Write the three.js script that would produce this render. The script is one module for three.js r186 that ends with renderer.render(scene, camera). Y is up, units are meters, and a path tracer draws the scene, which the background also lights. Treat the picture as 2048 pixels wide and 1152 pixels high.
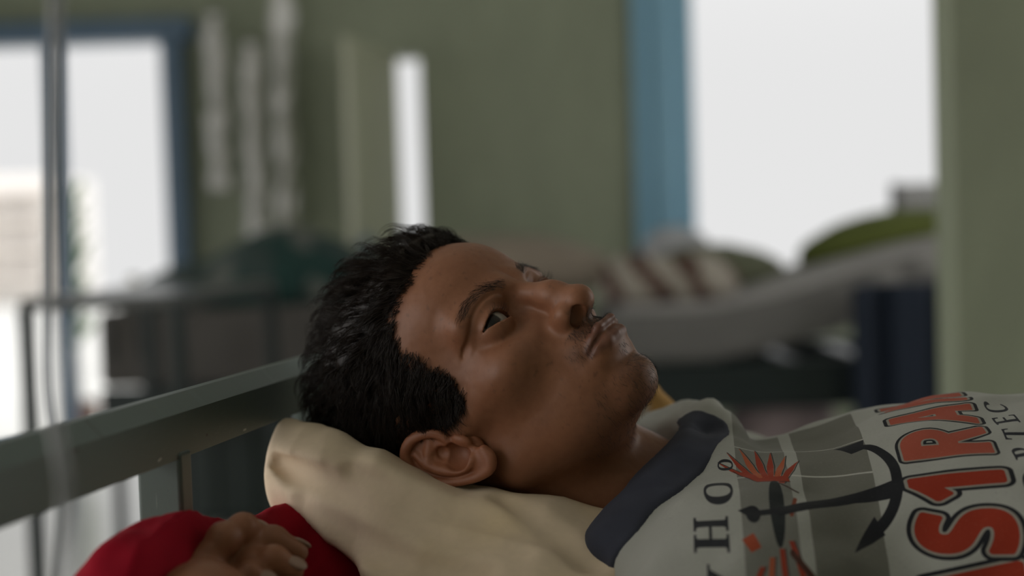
import * as THREE from 'three';
import { mergeGeometries, mergeVertices } from 'three/addons/utils/BufferGeometryUtils.js';
import { RoundedBoxGeometry } from 'three/addons/geometries/RoundedBoxGeometry.js';
import { RectAreaLightUniformsLib } from 'three/addons/lights/RectAreaLightUniformsLib.js';
import { ImprovedNoise } from 'three/addons/math/ImprovedNoise.js';

const scene = new THREE.Scene();
const renderer = new THREE.WebGLRenderer({ antialias: true });
renderer.toneMapping = THREE.LinearToneMapping;
renderer.shadowMap.enabled = true;

// ---------------------------------------------------------------- camera
const FPX = 2844;                                   // focal length in pixels of the 2048 x 1152 frame
const camera = new THREE.PerspectiveCamera(2 * Math.atan(576 / FPX) * 180 / Math.PI, 16 / 9, 0.05, 300);
camera.rotation.order = 'YXZ';
camera.position.set(0, 1.05, 0);
camera.rotation.set(-2.5 * Math.PI / 180, 0, -1.8 * Math.PI / 180);
camera.focus = 0.95;
camera.userData.fStop = 2.6;
camera.updateMatrixWorld(true);
scene.add(camera);

// ---------------------------------------------------------------- overcast sky (CIE standard sky 1: gradation 1 + 4 exp(-0.7 / sin h))
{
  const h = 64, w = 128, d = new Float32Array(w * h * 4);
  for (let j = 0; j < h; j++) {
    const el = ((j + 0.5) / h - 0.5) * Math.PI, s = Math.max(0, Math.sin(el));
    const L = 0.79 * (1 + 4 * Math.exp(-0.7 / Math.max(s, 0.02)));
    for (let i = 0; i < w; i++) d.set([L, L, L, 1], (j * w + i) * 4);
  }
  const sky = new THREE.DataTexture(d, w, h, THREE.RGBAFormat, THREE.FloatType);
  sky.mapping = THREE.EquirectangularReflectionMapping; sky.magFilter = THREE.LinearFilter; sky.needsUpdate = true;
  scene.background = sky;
}
// added fill lights in the side-window openings, brightening the ward beyond what sky gives
RectAreaLightUniformsLib.init();
for (const [x, y, z, w, h, tx, tz, power] of [
  [-3.28, 1.65, 0.85, 2.8, 2.3, 0, 0.85, 1.8],
  [-3.28, 1.65, -2.45, 2.8, 2.3, 0, -2.45, 0.5],
  [3.18, 1.7, -2.95, 2.6, 2.1, 0, -2.95, 1.6],
]) {
  const l = new THREE.RectAreaLight(0xfff8f0, power, w, h); l.name = 'added_fill_light'; l.position.set(x, y, z); l.lookAt(tx, y, tz); l.castShadow = true; scene.add(l);
}
renderer.toneMappingExposure = 1.0;

// ---------------------------------------------------------------- helpers
const V = (x, y, z) => new THREE.Vector3(x, y, z);
const camM = camera.matrixWorld.clone();
/** A point in the room from where the photograph shows it and how far away it is (metres along the lens axis). */
const at = (px, py, depth) => V((px - 1024) / FPX * depth, (576 - py) / FPX * depth, -depth).applyMatrix4(camM);
let seedState = 12345;
const rnd = () => { seedState = (seedState + 0x6d2b79f5) | 0; let t = Math.imul(seedState ^ (seedState >>> 15), 1 | seedState); t = (t + Math.imul(t ^ (t >>> 7), 61 | t)) ^ t; return ((t ^ (t >>> 14)) >>> 0) / 4294967296; };
const rr = (a, b) => a + (b - a) * rnd();
const noiseGen = new ImprovedNoise();
const noise = (x, y, z) => noiseGen.noise(x, y, z);
const fbm = (x, y, z) => 0.57 * noise(x, y, z) + 0.28 * noise(2.03 * x + 7, 2.03 * y, 2.03 * z) + 0.15 * noise(4.1 * x, 4.1 * y + 3, 4.1 * z);
const clamp = (x, a, b) => Math.min(b, Math.max(a, x));
const sstep = (a, b, x) => { const t = clamp((x - a) / (b - a), 0, 1); return t * t * (3 - 2 * t); };
const mix = (a, b, t) => a + (b - a) * t;
const names = new Map();
const numbered = (n) => { const k = names.get(n) ?? 0; names.set(n, k + 1); return k ? n + '_' + String(k).padStart(3, '0') : n; };
function mesh(name, geo, mat, parent) { const m = new THREE.Mesh(geo, mat); m.name = parent ? name : numbered(name); m.castShadow = m.receiveShadow = true; (parent ?? scene).add(m); return m; }
function tag(o, label, category, group) { o.userData.label = label; o.userData.category = category; if (group) o.userData.group = group; return o; }
function thing(name, label, category, group) { const g = new THREE.Group(); g.name = numbered(name); scene.add(g); return tag(g, label, category, group); }
function structure(name, geo, mat, parent) { const m = mesh(name, geo, mat, parent); if (!parent) m.userData.kind = 'structure'; return m; }
const std = (o) => new THREE.MeshStandardMaterial(o);
const phys = (o) => new THREE.MeshPhysicalMaterial(o);
function box(w, h, d, x, y, z, r = 0.004) { const g = r ? new RoundedBoxGeometry(w, h, d, 2, Math.min(r, w / 2.1, h / 2.1, d / 2.1)) : new THREE.BoxGeometry(w, h, d); g.translate(x, y, z); return g; }
function tube(points, r, seg = 24, sides = 8, closed = false) { return new THREE.TubeGeometry(new THREE.CatmullRomCurve3(points, closed, 'centripetal'), seg, r, sides, closed); }
const merge = (list) => mergeGeometries(list.map((g) => { const h = g.index ? g.toNonIndexed() : g; for (const k of Object.keys(h.attributes)) if (!['position', 'normal', 'uv'].includes(k)) h.deleteAttribute(k); return h; }));

// ---- signed distances
const smin = (a, b, k) => { const h = Math.max(k - Math.abs(a - b), 0) / k; return Math.min(a, b) - h * h * k * 0.25; };
const smax = (a, b, k) => -smin(-a, -b, k);
const ell = (x, y, z, cx, cy, cz, rx, ry, rz) => { const a = (x - cx) / rx, b = (y - cy) / ry, c = (z - cz) / rz, k0 = Math.sqrt(a * a + b * b + c * c); if (k0 < 1e-6) return -Math.min(rx, ry, rz); const k1 = Math.sqrt(a * a / rx / rx + b * b / ry / ry + c * c / rz / rz); return k0 * (k0 - 1) / k1; };
const sph = (x, y, z, cx, cy, cz, r) => Math.hypot(x - cx, y - cy, z - cz) - r;
const cone = (x, y, z, ax, ay, az, ra, bx, by, bz, rb) => { const dx = bx - ax, dy = by - ay, dz = bz - az, px = x - ax, py = y - ay, pz = z - az; const t = clamp((px * dx + py * dy + pz * dz) / (dx * dx + dy * dy + dz * dz), 0, 1); return Math.hypot(px - dx * t, py - dy * t, pz - dz * t) - (ra + (rb - ra) * t); };
const gauss = (x, y, z, cx, cy, cz, sx, sy, sz) => { const a = (x - cx) / sx, b = (y - cy) / sy, c = (z - cz) / sz, q = a * a + b * b + c * c; return q > 9 ? 0 : Math.exp(-q); };
/** chain of [x, y, z, r] */
const chain = (x, y, z, pts, k = 0) => { let d = 1e9; for (let i = 0; i + 1 < pts.length; i++) { const a = pts[i], b = pts[i + 1], e = cone(x, y, z, a[0], a[1], a[2], a[3], b[0], b[1], b[2], b[3]); d = k ? smin(d, e, k) : Math.min(d, e); } return d; };

/** Naive surface nets over f on a box; vertices are pulled onto the zero set. Returns an indexed geometry with normals. */
function surface(f, lo, hi, cell, skip = 1.35) {
  const nx = Math.ceil((hi[0] - lo[0]) / cell) + 1, ny = Math.ceil((hi[1] - lo[1]) / cell) + 1, nz = Math.ceil((hi[2] - lo[2]) / cell) + 1;
  const F = new Float32Array(nx * ny * nz), Bk = 6, reach = Bk * cell * 0.87 * skip;
  for (let k0 = 0; k0 < nz; k0 += Bk) for (let j0 = 0; j0 < ny; j0 += Bk) for (let i0 = 0; i0 < nx; i0 += Bk) {
    const c = f(lo[0] + (i0 + Bk / 2 - 0.5) * cell, lo[1] + (j0 + Bk / 2 - 0.5) * cell, lo[2] + (k0 + Bk / 2 - 0.5) * cell), far = Math.abs(c) > reach + cell;
    for (let k = k0; k < Math.min(nz, k0 + Bk); k++) for (let j = j0; j < Math.min(ny, j0 + Bk); j++) for (let i = i0; i < Math.min(nx, i0 + Bk); i++)
      F[(k * ny + j) * nx + i] = far ? c : f(lo[0] + i * cell, lo[1] + j * cell, lo[2] + k * cell);
  }
  const id = new Int32Array(nx * ny * nz).fill(-1), P = [], sy = nx, sz = nx * ny;
  const corner = [0, 1, sy, sy + 1, sz, sz + 1, sz + sy, sz + sy + 1], edges = [[0, 1], [2, 3], [4, 5], [6, 7], [0, 2], [1, 3], [4, 6], [5, 7], [0, 4], [1, 5], [2, 6], [3, 7]];
  for (let k = 0; k < nz - 1; k++) for (let j = 0; j < ny - 1; j++) for (let i = 0; i < nx - 1; i++) {
    const b = (k * ny + j) * nx + i; let m = 0;
    for (let q = 0; q < 8; q++) if (F[b + corner[q]] < 0) m |= 1 << q;
    if (m === 0 || m === 255) continue;
    let x = 0, y = 0, z = 0, n = 0;
    for (const [a, c] of edges) if (((m >> a) & 1) !== ((m >> c) & 1)) {
      const fa = F[b + corner[a]], t = fa / (fa - F[b + corner[c]]);
      x += (a & 1) + t * ((c & 1) - (a & 1)); y += ((a >> 1) & 1) + t * (((c >> 1) & 1) - ((a >> 1) & 1)); z += (a >> 2) + t * ((c >> 2) - (a >> 2)); n++;
    }
    id[b] = P.length / 3; P.push(lo[0] + (i + x / n) * cell, lo[1] + (j + y / n) * cell, lo[2] + (k + z / n) * cell);
  }
  const I = [];
  const quad = (a, b, c, d, flip) => { if (a < 0 || b < 0 || c < 0 || d < 0) return; if (flip) I.push(a, c, b, a, d, c); else I.push(a, b, c, a, c, d); };
  for (let k = 1; k < nz - 1; k++) for (let j = 1; j < ny - 1; j++) for (let i = 1; i < nx - 1; i++) {
    const b = (k * ny + j) * nx + i, s = F[b] < 0;
    if (s !== F[b + 1] < 0) quad(id[b], id[b - sy], id[b - sy - sz], id[b - sz], !s === false);
    if (s !== F[b + sy] < 0) quad(id[b], id[b - sz], id[b - sz - 1], id[b - 1], !s === false);
    if (s !== F[b + sz] < 0) quad(id[b], id[b - 1], id[b - 1 - sy], id[b - sy], !s === false);
  }
  const pos = new Float32Array(P), N = new Float32Array(P.length), e = cell * 0.35;
  for (let v = 0; v < pos.length; v += 3) {
    let x = pos[v], y = pos[v + 1], z = pos[v + 2], gx = 0, gy = 0, gz = 1;
    for (let s = 0; s < 2; s++) {
      gx = f(x + e, y, z) - f(x - e, y, z); gy = f(x, y + e, z) - f(x, y - e, z); gz = f(x, y, z + e) - f(x, y, z - e);
      const l = Math.hypot(gx, gy, gz) || 1; if (s) { gx /= l; gy /= l; gz /= l; break; }
      const d = clamp(f(x, y, z) / (l / (2 * e)), -cell * 0.5, cell * 0.5); gx /= l; gy /= l; gz /= l; x -= gx * d; y -= gy * d; z -= gz * d;
    }
    pos[v] = x; pos[v + 1] = y; pos[v + 2] = z; N[v] = gx; N[v + 1] = gy; N[v + 2] = gz;
  }
  // drop degenerate orientation doubts: make the winding agree with the normals
  for (let t = 0; t < I.length; t += 3) {
    const a = I[t] * 3, b = I[t + 1] * 3, c = I[t + 2] * 3;
    const ux = pos[b] - pos[a], uy = pos[b + 1] - pos[a + 1], uz = pos[b + 2] - pos[a + 2], wx = pos[c] - pos[a], wy = pos[c + 1] - pos[a + 1], wz = pos[c + 2] - pos[a + 2];
    if ((uy * wz - uz * wy) * N[a] + (uz * wx - ux * wz) * N[a + 1] + (ux * wy - uy * wx) * N[a + 2] < 0) { const q = I[t + 1]; I[t + 1] = I[t + 2]; I[t + 2] = q; }
  }
  const g = new THREE.BufferGeometry();
  g.setAttribute('position', new THREE.BufferAttribute(pos, 3)); g.setAttribute('normal', new THREE.BufferAttribute(N, 3)); g.setIndex(I);
  return g;
}
/** vertex colours from a function (x, y, z, nx, ny, nz) -> [r, g, b] (linear) */
function paint(g, fn) {
  const p = g.attributes.position.array, n = g.attributes.normal.array, c = new Float32Array(p.length);
  for (let i = 0; i < p.length; i += 3) { const q = fn(p[i], p[i + 1], p[i + 2], n[i], n[i + 1], n[i + 2]); c[i] = q[0]; c[i + 1] = q[1]; c[i + 2] = q[2]; }
  g.setAttribute('color', new THREE.BufferAttribute(c, 3)); return g;
}
function bake(g, m, s = 1) { const k = new THREE.Matrix4().makeScale(s, s, s); g.applyMatrix4(k.premultiply(m)); return g; }
// ================================================================ the ward: floor, walls with openings, ceiling, columns
const grain = (w, h, fn) => { const d = new Uint8Array(w * h * 4); for (let j = 0; j < h; j++) for (let i = 0; i < w; i++) { const q = fn(i / w, j / h); d.set([q[0], q[1], q[2], 255], (j * w + i) * 4); } const t = new THREE.DataTexture(d, w, h); t.magFilter = THREE.LinearFilter; t.wrapS = t.wrapT = THREE.RepeatWrapping; t.colorSpace = THREE.SRGBColorSpace; t.needsUpdate = true; return t; };
const per = (u, v, f, s) => { const a = u * 6.2832, b = v * 6.2832; return noise(Math.cos(a) * f + s, Math.sin(a) * f + Math.cos(b) * f, Math.sin(b) * f - s); };
const speckle = (c, amt, s) => grain(256, 256, (u, v) => { const n = 1 + amt * (0.6 * per(u, v, 1.3, s) + 0.5 * per(u, v, 4, s + 9) + 0.35 * (rnd() - 0.5)); return c.map((x) => clamp(x * n, 0, 255)); });
const wallMat = std({ map: speckle([140, 147, 127], 0.06, 1), roughness: 0.55 });
const columnMat = phys({ map: speckle([168, 170, 146], 0.05, 2), roughness: 0.3, clearcoat: 0.6, clearcoatRoughness: 0.22 });
const ceilMat = std({ map: speckle([196, 196, 188], 0.05, 4), roughness: 0.9 });
const floorMat = phys({ map: speckle([214, 213, 208], 0.06, 5), roughness: 0.16, specularIntensity: 1 });
const paveMat = std({ map: speckle([205, 204, 200], 0.08, 6), roughness: 0.9 });
const blueMat = phys({ map: speckle([132, 176, 202], 0.05, 7), roughness: 0.35 });
const slateMat = phys({ map: speckle([84, 108, 132], 0.10, 8), roughness: 0.4 });
const XL = -3.3, XR = 3.2, ZB = 2.6, ZF = -7.0, H = 3.1, T = 0.24;
structure('floor', box(XR - XL + 2 * T, 0.2, ZB - ZF + 2 * T, (XL + XR) / 2, -0.1, (ZB + ZF) / 2, 0), floorMat);
structure('ceiling', box(XR - XL + 2 * T, 0.2, ZB - ZF + 2 * T, (XL + XR) / 2, H + 0.1, (ZB + ZF) / 2, 0), ceilMat);
/** a wall along one axis with rectangular openings [from, to, bottom, top] */
function wallWith(name, along, fixed, a, b, holes, mat) {
  const parts = [], put = (p0, p1, y0, y1) => { if (p1 - p0 < 0.005 || y1 - y0 < 0.005) return; parts.push(along === 'x' ? box(p1 - p0, y1 - y0, T, (p0 + p1) / 2, (y0 + y1) / 2, fixed, 0) : box(T, y1 - y0, p1 - p0, fixed, (y0 + y1) / 2, (p0 + p1) / 2, 0)); };
  let p = a; for (const [h0, h1, y0, y1] of holes) { put(p, h0, 0, H); put(h0, h1, 0, y0); put(h0, h1, y1, H); p = h1; } put(p, b, 0, H);
  return structure(name, merge(parts), mat);
}
const doorL = [-2.76, -1.58, 0, 2.03], winR = [0.86, 2.75, 0.74, 2.62];
const doorM = [-0.545, -0.42, 0, 1.9];                          // second door, almost hidden behind its leaf
wallWith('wall_far', 'x', ZF - T / 2, XL - T, XR + T, [doorL, doorM, winR], wallMat);
wallWith('wall_left', 'z', XL - T / 2, ZF, ZB, [[-6.2, -4.4, 0, 2.3], [-3.9, -1.0, 0.45, 2.85], [-0.6, 2.3, 0.45, 2.85]], wallMat);
wallWith('wall_right', 'z', XR + T / 2, ZF, ZB, [[-6.7, -4.7, 0.6, 2.8], [-4.3, -1.6, 0.6, 2.8]], wallMat);
wallWith('wall_near', 'x', ZB + T / 2, XL - T, XR + T, [], wallMat);
structure('pavement', box(60, 0.1, 60, 0, -0.16, 0, 0), paveMat);
// door frame in the far wall: jambs, head and a mullion
{
  const d = structure('door_1', box(0.1, 2.03, 0.2, doorL[1] - 0.03, 1.015, ZF + 0.02, 0.012), slateMat);
  structure('door_jamb', box(0.1, 2.03, 0.2, doorL[0] + 0.03, 1.015, ZF + 0.02, 0.012), slateMat, d);
  structure('door_head', box(doorL[1] - doorL[0] + 0.14, 0.11, 0.2, (doorL[0] + doorL[1]) / 2, 2.05, ZF + 0.02, 0.012), slateMat, d);
  structure('mullion', box(0.07, 2.0, 0.12, at(118, 400, 7).x, 1.0, ZF - 0.02, 0.01), slateMat, d);
  structure('threshold', box(doorL[1] - doorL[0], 0.03, 0.2, (doorL[0] + doorL[1]) / 2, 0.012, ZF - 0.08, 0.006), slateMat, d);
}
// blue window: frame and a shutter folded against the wall
{
  const x0 = at(1272, 300, 6.9).x, x1 = at(1388, 300, 6.9).x, w = x1 - x0;
  const s = structure('window_1', box(w * 0.36, 1.96, 0.1, x1 - w * 0.16, 1.68, ZF + 0.02, 0.012), blueMat);
  structure('shutter_stile', box(w * 0.36, 1.96, 0.05, x0 + w * 0.16, 1.68, ZF + 0.03, 0.012), blueMat, s);
  structure('shutter_panel', box(w * 0.42, 1.9, 0.08, x0 + w * 0.52, 1.68, ZF + 0.05, 0.03), blueMat, s);
  structure('window_sill', box(1.95, 0.06, 0.34, 1.8, 0.73, ZF - 0.06, 0.012), blueMat, s);
  structure('window_head', box(1.95, 0.1, 0.14, 1.8, 2.6, ZF - 0.02, 0.012), blueMat, s);
  structure('window_jamb', box(0.1, 1.9, 0.14, 2.72, 1.68, ZF - 0.02, 0.012), blueMat, s);
}
// inner door standing ajar beside a narrow bright opening
{
  const leaf = box(0.7, 1.9, 0.04, 0, -0.04, 0, 0.008), hx = -0.55, hz = ZF + 0.01, ex = at(700, 300, 6.32).x, ez = -6.34, ang = Math.atan2(-(ez - hz), ex - hx);
  leaf.rotateY(ang); leaf.translate((hx + ex) / 2, 1.0, (hz + ez) / 2);
  const d = structure('door_2', leaf, columnMat); const k = new THREE.SphereGeometry(0.03, 16, 12); k.translate(ex + 0.06, 1.0, ez + 0.01); structure('door_knob', k, slateMat, d);
}
// end of a partition wall at the right
{
  const e = at(1868, 400, 2.9); structure('wall_partition', box(1.6, H, 0.12, e.x + 0.8, H / 2, e.z + 0.06, 0.012), wallMat);
}
// ================================================================ outside the door
{
  const b = thing('building', 'pale far building with balcony bands seen through left door', 'building'), c = at(20, 400, 26);
  const wallM = std({ map: speckle([250, 246, 242], 0.03, 21), roughness: 0.9 }), bandM = std({ map: speckle([216, 208, 200], 0.06, 22), roughness: 0.9 }), darkM = std({ color: 0xe4e0dc, roughness: 0.3 });
  mesh('facade', box(2.6, 2.4, 3, c.x - 0.6, 1.05, c.z - 1.5, 0.02), wallM, b);
  for (let k = 0; k < 4; k++) mesh('balcony_slab', box(2.8, 0.1, 0.5, c.x - 0.6, 0.35 + k * 0.52, c.z + 0.2, 0.01), bandM, b);
  for (let k = 0; k < 3; k++) for (let i = 0; i < 3; i++) mesh('window', box(0.42, 0.28, 0.06, c.x - 1.3 + i * 0.75, 0.62 + k * 0.52, c.z + 0.01, 0.01), darkM, b);
}
{
  const p = thing('potted_plant', 'narrow green plant in pot just outside the left door', 'plant'), c = at(146, 440, 8.2); c.y = -0.11;
  const potM = std({ color: 0x6b4a3a, roughness: 0.8 }), leafM = phys({ color: new THREE.Color(0.09, 0.2, 0.03), roughness: 0.6, side: THREE.DoubleSide });
  const pot = new THREE.LatheGeometry([[0, 0], [0.07, 0], [0.1, 0.2], [0.11, 0.22], [0.095, 0.22], [0.085, 0.17], [0, 0.17]].map(([x, y]) => new THREE.Vector2(x, y)), 24); pot.translate(c.x, c.y, c.z); mesh('pot', pot, potM, p);
  mesh('stem', tube([V(c.x, c.y + 0.15, c.z), V(c.x + 0.01, c.y + 0.7, c.z), V(c.x - 0.01, c.y + 1.4, c.z)], 0.012), std({ color: 0x4a4326, roughness: 0.8 }), p);
  for (let k = 0; k < 46; k++) {
    const y = c.y + 0.55 + 0.9 * (k / 46), a = k * 2.4, L = rr(0.13, 0.2) * (1.15 - 0.5 * k / 46), g = new THREE.SphereGeometry(1, 8, 6); g.scale(0.028, 0.006, L / 2); g.translate(0, 0, L / 2); g.rotateX(rr(-0.95, -0.5)); g.rotateY(a); g.translate(c.x, y, c.z);
    mesh('leaf', g, leafM, p);
  }
}
// ================================================================ soft things on the far beds are shaped as cushions
function cushion(f, lo, hi, cell, colour, mat, name, label, category) {
  const g = paint(surface(f, lo, hi, cell), colour); const m = mesh(name, g, mat); return tag(m, label, category);
}
const clothMat = std({ vertexColors: true, roughness: 0.95 });
const steelDark = phys({ color: new THREE.Color(0.02, 0.028, 0.03), roughness: 0.35, metalness: 0.3 });
const chrome = phys({ color: new THREE.Color(0.75, 0.74, 0.72), roughness: 0.18, metalness: 1 });
const hb = (x0, x1, zc, zh, y0, y1, bend) => (x, y, z) => { const yo = bend(x), cx = (x0 + x1) / 2, cy = (y0 + y1) / 2 + yo, r = 0.035, a = Math.abs(x - cx) - (x1 - x0) / 2 + r, b = Math.abs(y - cy) - (y1 - y0) / 2 + r, c = Math.abs(z - zc) - zh + r; return Math.hypot(Math.max(a, 0), Math.max(b, 0), Math.max(c, 0)) + Math.min(Math.max(a, b, c), 0) - r; };
function wardBed(label, x0, x1, zc, zh, yTop, thick, bend, colour, nameM) {
  const b = thing('hospital_bed', label, 'bed');
  const g = paint(surface((x, y, z) => hb(x0, x1, zc, zh, yTop - thick, yTop, bend)(x, y, z) * 0.9 + 0.008 * fbm(x * 5, y * 5, z * 5), [x0 - 0.06, yTop - thick - 0.1, zc - zh - 0.06], [x1 + 0.06, yTop + 0.45, zc + zh + 0.06], 0.022, 1.6), colour);
  mesh('mattress', g, clothMat, b);
  for (const s of [-1, 1]) mesh('side_rail', box(x1 - x0, 0.15, 0.03, (x0 + x1) / 2, yTop - thick - 0.08, zc + s * (zh - 0.03), 0.006), steelDark, b);
  for (let k = 0; k < 6; k++) mesh('slat', box(0.06, 0.02, 2 * zh - 0.08, x0 + 0.12 + k * (x1 - x0 - 0.24) / 5, yTop - thick - 0.03, zc, 0.004), steelDark, b);
  for (const s of [-1, 1]) for (const x of [x0 + 0.05, x1 - 0.05]) mesh('leg', tube([V(x, 0, zc + s * (zh - 0.03)), V(x, (yTop - thick) / 2, zc + s * (zh - 0.03)), V(x, yTop - thick - 0.02, zc + s * (zh - 0.03))], 0.02, 4, 10), steelDark, b);
  return b;
}
{
  const zc = -5.25, zh = 0.42, yT = 0.80;
  const bed = wardBed('hospital bed with dark grey mattress by the left door', -1.42, 0.2, zc, zh, yT, 0.26, () => 0, (x, y, z) => { const n = 1 + 0.2 * fbm(x * 6, y * 6, z * 6); return [0.075 * n, 0.07 * n, 0.066 * n]; });
  for (const [px, py] of [[268, 566], [212, 600]]) { const c = at(px, py, 4.78), g = new THREE.SphereGeometry(0.028, 20, 14); g.translate(c.x, c.y, c.z); const k = mesh('knob', g, chrome, bed); mesh('knob_stem', tube([c.clone(), c.clone().add(V(0, -0.02, -0.01)), V(c.x, Math.min(c.y - 0.05, yT - 0.2), zc + zh - 0.01)], 0.006, 8, 8), steelDark, k); }
  // dark teal blanket heap and beige pillow
  cushion((x, y, z) => { let d = ell(x, y, z, -1.12, 0.83, -5.2, 0.25, 0.12, 0.36); d = smin(d, ell(x, y, z, -0.82, 0.87, -5.2, 0.26, 0.2, 0.36), 0.1); d = smin(d, ell(x, y, z, -0.55, 0.82, -5.25, 0.3, 0.15, 0.34), 0.1); d += 0.02 * fbm(x * 7, y * 7, z * 7); return smax(d, 0.79 - y, 0.03); }, [-1.5, 0.74, -5.7], [-0.15, 1.16, -4.75], 0.018,
    (x, y, z) => { const n = noise(x * 9 + 3, y * 9, z * 9), m = noise(x * 6, y * 6 + 8, z * 6); return n > 0.05 ? [0.01, 0.04, 0.036] : m > 0.1 ? [0.11, 0.12, 0.11] : [0.03, 0.05, 0.047]; }, clothMat, 'blanket', 'rumpled dark teal camouflage blanket heaped on the left bed', 'blanket');
  cushion((x, y, z) => smax(ell(x, y, z, -0.12, 0.85, -5.42, 0.55, 0.17, 0.2) + 0.02 * fbm(x * 5, y * 5, z * 5), 0.8 - y, 0.03), [-0.75, 0.76, -5.7], [0.5, 1.08, -5.15], 0.02,
    (x, y, z) => { const n = 1 + 0.3 * fbm(x * 5, y * 5, z * 5); return [0.25 * n, 0.21 * n, 0.17 * n]; }, clothMat, 'pillow', 'long beige pillow behind the man on the left bed', 'pillow');
}
{
  const zc = -4.85, zh = 0.42, yT = 0.765, bend = (x) => 0.19 * sstep(0.55, 1.55, x);
  wardBed('hospital bed with grey mattress raised towards the right pier', 0.3, 1.75, zc, zh, yT, 0.16, bend, (x, y, z, nx, ny) => {
    const n = 1 + 0.12 * fbm(x * 6, y * 6, z * 6), blot = sstep(0.95, 1.15, x) * sstep(0.0, 0.25, noise(x * 13, y * 13 + 4, z * 13)); const c = mix(0.13, 0.26, blot) * n; return [c, c * 0.98, c * 0.96];
  });
  // folded sheet on top, lighter than the mattress
  cushion((x, y, z) => hb(0.33, 1.72, zc, zh - 0.02, yT - 0.012, yT + 0.02, bend)(x, y, z) * 0.9 + 0.008 * fbm(x * 8, y * 8, z * 8), [0.25, yT - 0.08, -5.35], [1.8, yT + 0.3, -4.35], 0.014,
    (x, y, z) => { const n = 1 + 0.1 * fbm(x * 6, y * 6, z * 6); return [0.3 * n, 0.29 * n, 0.29 * n]; }, clothMat, 'bed_sheet', 'light grey sheet spread over the raised mattress at right', 'sheet');
  const lift = (x) => yT + bend(x);
  cushion((x, y, z) => smax(ell(x, y, z, 1.5, 0.905, -5.05, 0.48, 0.165, 0.2) + 0.012 * fbm(x * 6, y * 6, z * 6), lift(x) + 0.02 - y, 0.02), [0.95, 0.74, -5.32], [2.02, 1.16, -4.8], 0.018,
    (x, y, z) => { const n = 1 + 0.25 * fbm(x * 5, y * 5, z * 5); return [0.085 * n, 0.105 * n, 0.02 * n]; }, clothMat, 'blanket', 'olive green blanket on the raised end of the right bed', 'blanket');
  cushion((x, y, z) => smax(ell(x, y, z, 0.72, 0.83, -5.08, 0.27, 0.135, 0.18) + 0.012 * fbm(x * 7, y * 7, z * 7), lift(x) + 0.02 - y, 0.02), [0.4, 0.75, -5.3], [1.05, 1.05, -4.85], 0.016,
    (x, y, z) => { const n = 1 + 0.2 * fbm(x * 5, y * 5, z * 5); return [0.12 * n, 0.13 * n, 0.085 * n]; }, clothMat, 'cushion', 'olive grey cushion below the bright right window', 'cushion');
  cushion((x, y, z) => smax(smin(ell(x, y, z, 0.42, 0.83, -4.78, 0.13, 0.12, 0.17), ell(x, y, z, 0.62, 0.83, -4.76, 0.14, 0.11, 0.16), 0.06) + 0.016 * fbm(x * 9, y * 9, z * 9), lift(x) + 0.02 - y, 0.02), [0.25, 0.75, -5.0], [0.8, 1.0, -4.55], 0.013,
    (x, y, z) => { const s = Math.sin((x * 1.0 + y * 0.5) * 44 + 1.6 * noise(x * 6, y * 6, z * 6)); return s > 0.15 ? [0.075, 0.035, 0.025] : [0.34, 0.31, 0.27]; }, clothMat, 'towel', 'bundled brown and cream striped towel on the right bed', 'towel');
  cushion((x, y, z) => smax(ell(x, y, z, 0.6, 0.93, -5.2, 0.13, 0.1, 0.08) + 0.01 * fbm(x * 9, y * 9, z * 9), lift(x) + 0.02 - y, 0.02), [0.4, 0.75, -5.34], [0.8, 1.08, -5.05], 0.014, () => [0.36, 0.37, 0.4], clothMat, 'pillow', 'small pale pillow under the blue shutter', 'pillow');
  // pale headboard of that bed and the dark blanket hanging beside the pier
  const c = at(1830, 420, 5.42), hbd = thing('headboard', 'pale grey panel standing behind the olive green blanket', 'headboard');
  mesh('panel', box(0.3, 0.26, 0.04, c.x + 0.08, c.y - 0.03, c.z, 0.012), std({ color: 0x9a9a9c, roughness: 0.4 }), hbd);
  mesh('edge', box(0.03, 0.27, 0.05, c.x - 0.075, c.y - 0.03, c.z, 0.01), std({ color: 0x4c4c4e, roughness: 0.4 }), hbd);
  for (const s of [0, 1]) mesh('post', box(0.03, c.y - 0.1, 0.03, c.x - 0.05 + 0.26 * s, (c.y - 0.1) / 2, c.z, 0.006), steelDark, hbd);
  const bl = at(1775, 680, 4.35);
  cushion((x, y, z) => { const w = 0.02 * Math.sin(x * 38) + 0.012 * Math.sin(x * 71 + 1); const a = Math.abs(x - bl.x - 0.05) - 0.16, b = Math.abs(y - 0.42) - 0.42, q = Math.abs(z - bl.z - w) - 0.025; return smax(smax(a, b, 0.03), q, 0.03) * 0.7; }, [bl.x - 0.2, -0.02, bl.z - 0.12], [bl.x + 0.3, 0.9, bl.z + 0.12], 0.014, (x, y, z) => [0.006, 0.012, 0.026], clothMat, 'blanket', 'dark navy blanket hanging beside the right pier', 'blanket');
  // things stored under the right bed
  const u1 = at(1565, 800, 4.7); cushion((x, y, z) => smax(ell(x, y, z, u1.x, 0.2, u1.z, 0.2, 0.36, 0.16) + 0.03 * fbm(x * 6, y * 6, z * 6), 0.004 - y, 0.02), [u1.x - 0.3, -0.02, u1.z - 0.25], [u1.x + 0.3, 0.66, u1.z + 0.25], 0.02, (x, y, z) => { const n = 1 + 0.3 * noise(x * 8, y * 8, z * 8); return [0.3 * n, 0.24 * n, 0.25 * n]; }, clothMat, 'sack', 'pale pinkish sack standing under the right bed', 'sack');
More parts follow.
